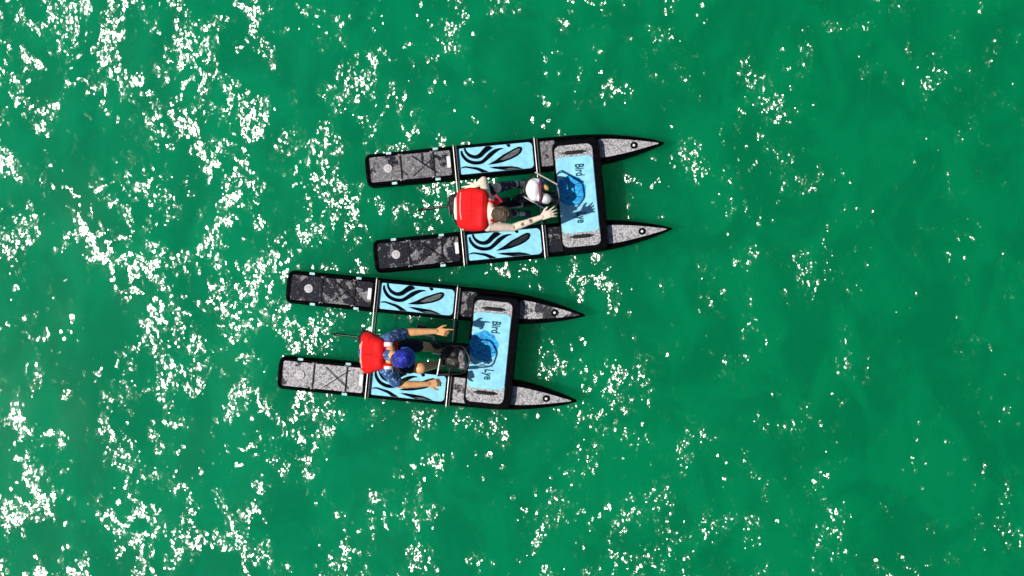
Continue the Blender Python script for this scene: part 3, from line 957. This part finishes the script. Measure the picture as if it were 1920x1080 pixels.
# ---- lower rider: blue cap, patterned shirt, red vest ----
def rider_lower():
    hip = P(693, 660, .80); chest = P(718, 662, 1.10); neck = P(733, 665, 1.22); hc = P(752, 673, 1.33)
    base = P(688, 660, .76)
    root = empty('person', base, 0, 'person in blue cap, patterned blue shirt and red life vest pedalling the lower bike', 'person')
    shT, shB = P(728, 637, 1.15), P(724, 692, 1.15)
    elT, wrT = P(759, 623, .99), P(818, 621, .94)
    elB, wrB = P(748, 721, .99), P(803, 720, .92)
    mb = MB()
    mb.capsule(hip + Vector((0, .07, 0)), .115, hip - Vector((0, .07, 0)), .115)
    mb.capsule(hip, .115, chest, .118)
    mb.capsule(chest + Vector((0, .08, 0)), .09, chest - Vector((0, .08, 0)), .09)
    mb.capsule(shT, .058, neck, .05); mb.capsule(shB, .058, neck, .05)
    mb.capsule(neck, .055, hc - Vector((.01, 0, .05)), .054)
    f, u, r = frame_of((.84, .30, -.45), (.42, .15, .90))
    head(mb, hc, f, u, r)
    for s_, e_, w_ in ((shT, elT, wrT), (shB, elB, wrB)):
        mb.capsule(s_, .056, e_, .041); mb.capsule(e_, .041, e_.lerp(w_, .3), .043); mb.capsule(e_.lerp(w_, .25), .043, w_, .028)
    hand(mb, wrT, P(842, 624, .94) - wrT, (.05, .1, 1), -1, .9, .35, 1.12, each=(.12, 1.35, 1.5, 1.5))
    hand(mb, wrB, P(828, 716, .90) - wrB, (.1, .1, 1), 1, 1.0, .4, 1.12, each=(1.2, 1.3, 1.3, 1.2))
    hipT, hipB = P(698, 645, .79), P(700, 678, .79)
    knB, anB = P(787, 690, .80), P(828, 681, .48)
    knT, anT = P(785, 648, .70), P(826, 655, .36)
    for h_, k_, a_ in ((hipT, knT, anT), (hipB, knB, anB)):
        mb.capsule(h_, .082, k_, .060); mb.capsule(k_, .060, k_.lerp(a_, .35), .053); mb.capsule(k_.lerp(a_, .3), .053, a_, .036)
        mb.capsule(a_, .036, a_ + Vector((.10, .0, -.06)), .028)
    mb.ellipsoid(knB + Vector((.005, 0, .012)), ((.068, 0, 0), (0, .064, 0), (0, 0, .06)))
    remesh(mb, 'body', skin_mat('tanned_skin', (.84, .45, .20)), root, .0055, 3)
    eyes(hc, f, u, r, root)
    mb = MB()
    mb.ellipsoid(hc - f * .030 - u * .020, (f * .078, r * .082, u * .082))
    remesh(mb, 'hair', M['hair'], root, .007, 2, (.006, 60))
    # cap with brim
    mb = MB()
    mb.ellipsoid(hc + u * .030 - f * .004, (f * .106, r * .098, u * .095))
    cap_ = remesh(mb, 'cap', M['blue_cap'], root, .007, 2, (.006, 25))
    mb = MB()
    n = 18; vs = []
    for j, (rad, dz) in enumerate(((.094, .0), (.13, -.006), (.168, -.022))):
        for k in range(n + 1):
            a = R(-68 + 136 * k / n)
            sh = rad if j == 0 else rad * (1 - .16 * abs(a) ** 2)
            vs.append(hc + u * (.018 + dz - .012 * abs(math.sin(a)) * j) + f * math.cos(a) * sh + r * math.sin(a) * sh * .92)
    m_ = len(vs)
    vs += [v_ + u * .006 for v_ in vs]
    fs = []
    for j in range(2):
        for k in range(n):
            a = j * (n + 1) + k
            q4 = (a, a + 1, a + n + 2, a + n + 1)
            fs.append(q4); fs.append(tuple(i + m_ for i in q4[::-1]))
    for k in range(n):
        a = 2 * (n + 1) + k; fs.append((a, a + 1, a + 1 + m_, a + m_))
    mb.add(vs, fs)
    mb.build('brim', M['blue_brim'], cap_)
    mb = MB(); mb.ellipsoid(hc + u * .126 - f * .004, (f * .011, r * .011, u * .006), 10, 6)
    mb.build('button', M['blue_brim'], cap_)
    # shirt
    mb = MB()
    mb.capsule(chest + Vector((0, .09, 0)), .100, chest - Vector((0, .09, 0)), .100)
    mb.capsule(hip, .125, chest, .128)
    mb.capsule(neck - Vector((.02, 0, .02)), .075, neck - Vector((.02, 0, .06)), .085)
    mb.capsule(P(722, 665, 1.19), .078, P(722, 668, 1.17), .078)
    for s_, e_ in ((shT, elT), (shB, elB)):
        mb.capsule(s_, .078, s_.lerp(e_, .78), .068)
        mb.capsule(s_, .075, neck - Vector((.02, 0, .03)), .06)
    remesh(mb, 'shirt', M['shirt'], root, .008, 4, (.012, 18))
    # vest
    mb = MB()
    nseg = 9
    for i in range(nseg):
        t = i / (nseg - 1)
        c = P(691, 661, .90).lerp(P(711, 663, 1.15), t)
        hw = .145 - .055 * t
        mb.capsule(c + Vector((0, hw, .055)), .080, c + Vector((0, -hw, .055)), .080, 20)
        mb.capsule(c + Vector((0, hw, -.02)), .080, c + Vector((0, -hw, -.02)), .080, 20)
    for i in range(5):
        t = i / 4
        c = P(716, 660, .82).lerp(P(738, 664, 1.05), t)
        mb.capsule(c + Vector((0, .12, 0)), .05, c - Vector((0, .12, 0)), .05, 16)
    for y0, y1 in ((650, 645), (682, 687)):
        mb.capsule(P(707, y0, 1.19), .040, P(729, y1, 1.235), .034); mb.capsule(P(729, y1, 1.235), .034, P(742, y1 - 1, 1.16), .030)
    v = remesh(mb, 'life_vest', M['red_vest'], root, .009, 6, (.006, 9))
    for y in (645, 690):
        draped_patch(v, 729, y, 8, 4, 1.2, 'reflective_patch', M['white_patch'])
    draped_line(v, [(679, 640), (676, 655), (676, 672), (678, 690)], 1.05, .006, 'back_piping', M['pink_white'])
    draped_line(v, [(694, 634), (694, 690)], 1.1, .004, 'seam', M['dark_red'])
    draped_line(v, [(680, 664), (706, 664)], 1.1, .003, 'seam', M['dark_red'])
    # trousers and shoes
    mb = MB()
    mb.capsule(hip + Vector((0, .08, -.02)), .122, hip - Vector((0, .08, .02)), .122)
    mb.capsule(hipB, .096, hipB.lerp(knB, .80), .078); mb.capsule(hipT, .096, hipT.lerp(knT, .97), .076)
    remesh(mb, 'shorts', M['navy'], root, .008, 4, (.008, 22))
    for a_, mt in ((anT, 'shoe_dark'), (anB, 'shoe_teal')):
        mb = MB(); mb.capsule(a_ + Vector((-.03, 0, -.045)), .040, a_ + Vector((.13, .0, -.070)), .036); mb.capsule(a_, .042, a_ + Vector((.03, 0, -.05)), .042)
        remesh(mb, 'shoe', M[mt], root, .008, 3)
    return root

# ------------------------------------------------------------------ put it together
ZH = .80
up_cfg = dict(crank=R(20), rails=(0, 3), beam=-8, join=4,
              loop=[(1003, 323, ZH), (1045, 346, ZH), (1050, 374, ZH), (1032, 398, ZH), (981, 368, ZH), (984, 344, ZH)],
              grips=[(3, .0, .30), (0, .6, 1.0)])
lo_cfg = dict(crank=R(200), rails=(4,), beam=0, join=0,
              loop=[(835, 650, ZH), (868, 648, ZH), (882, 672, ZH), (872, 700, ZH), (820, 703, ZH), (826, 670, ZH)],
              grips=[(3, .55, 1.0), (0, .0, .4)])
bike_u, Wu, cu = water_bike((685.5, 320), R(5.4), 'water bike ridden by the bare-headed person, white bag in its basket', (.43, .54), up_cfg)
bike_l, Wl, cl = water_bike((537, 537), R(-5.6), 'water bike ridden by the person in a blue cap, black bag in its basket', (.55, .42), lo_cfg)
rider_upper()
rider_lower()

# white bag lying in the upper bike's basket
b = P(1006, 358, .75)
root = empty('bag', b, 0, 'bulging white dry bag lying in the basket of the upper water bike', 'bag')
mb = MB()
mb.ellipsoid(P(1001, 357, .77), ((.095, .01, 0), (-.01, .125, 0), (0, 0, .09)))
mb.ellipsoid(P(1020, 372, .78), ((.085, -.03, 0), (.03, .055, 0), (0, 0, .07)))
mb.ellipsoid(P(1007, 342, .76), ((.07, -.02, 0), (.02, .05, 0), (0, 0, .06)))
remesh(mb, 'bag_body', M['bag_white'], root, .008, 3, (.016, 9))
mb = MB(); mb.tube([P(1013, 335, .82), P(1014, 350, .85), P(1014, 372, .855), P(1011, 384, .82)], [.012, .018, .018, .01], 8)
child(mb, 'bag_strap', M['maroon'], root)
mb = MB(); mb.ellipsoid(P(1023, 351, .80), ((.035, -.025, 0), (.015, .022, 0), (0, 0, .03)))
child(mb, 'bag_buckle', M['amber'], root)
mb = MB(); mb.ellipsoid(P(1017, 343, .79), ((.03, -.02, 0), (.012, .022, 0), (0, 0, .03)))
child(mb, 'bag_tag', M['blue_cloth'], root)
# black bag in the lower bike's basket
b = P(850, 672, .75)
root = empty('bag', b, 0, 'black bag with a worn grey side lying in the basket of the lower water bike', 'bag')
mb = MB()
mb.capsule(P(838, 660, .76), .06, P(850, 664, .76), .065); mb.capsule(P(852, 660, .75), .06, P(856, 680, .74), .06)
mb.capsule(P(838, 660, .75), .05, P(848, 684, .72), .055)
remesh(mb, 'bag_body', M['bag_black'], root, .008, 3, (.02, 14))
mb = MB(); mb.capsule(P(864, 664, .76), .045, P(869, 686, .75), .045)
remesh(mb, 'bag_side', M['grey_metal'], root, .007, 3, (.016, 24))
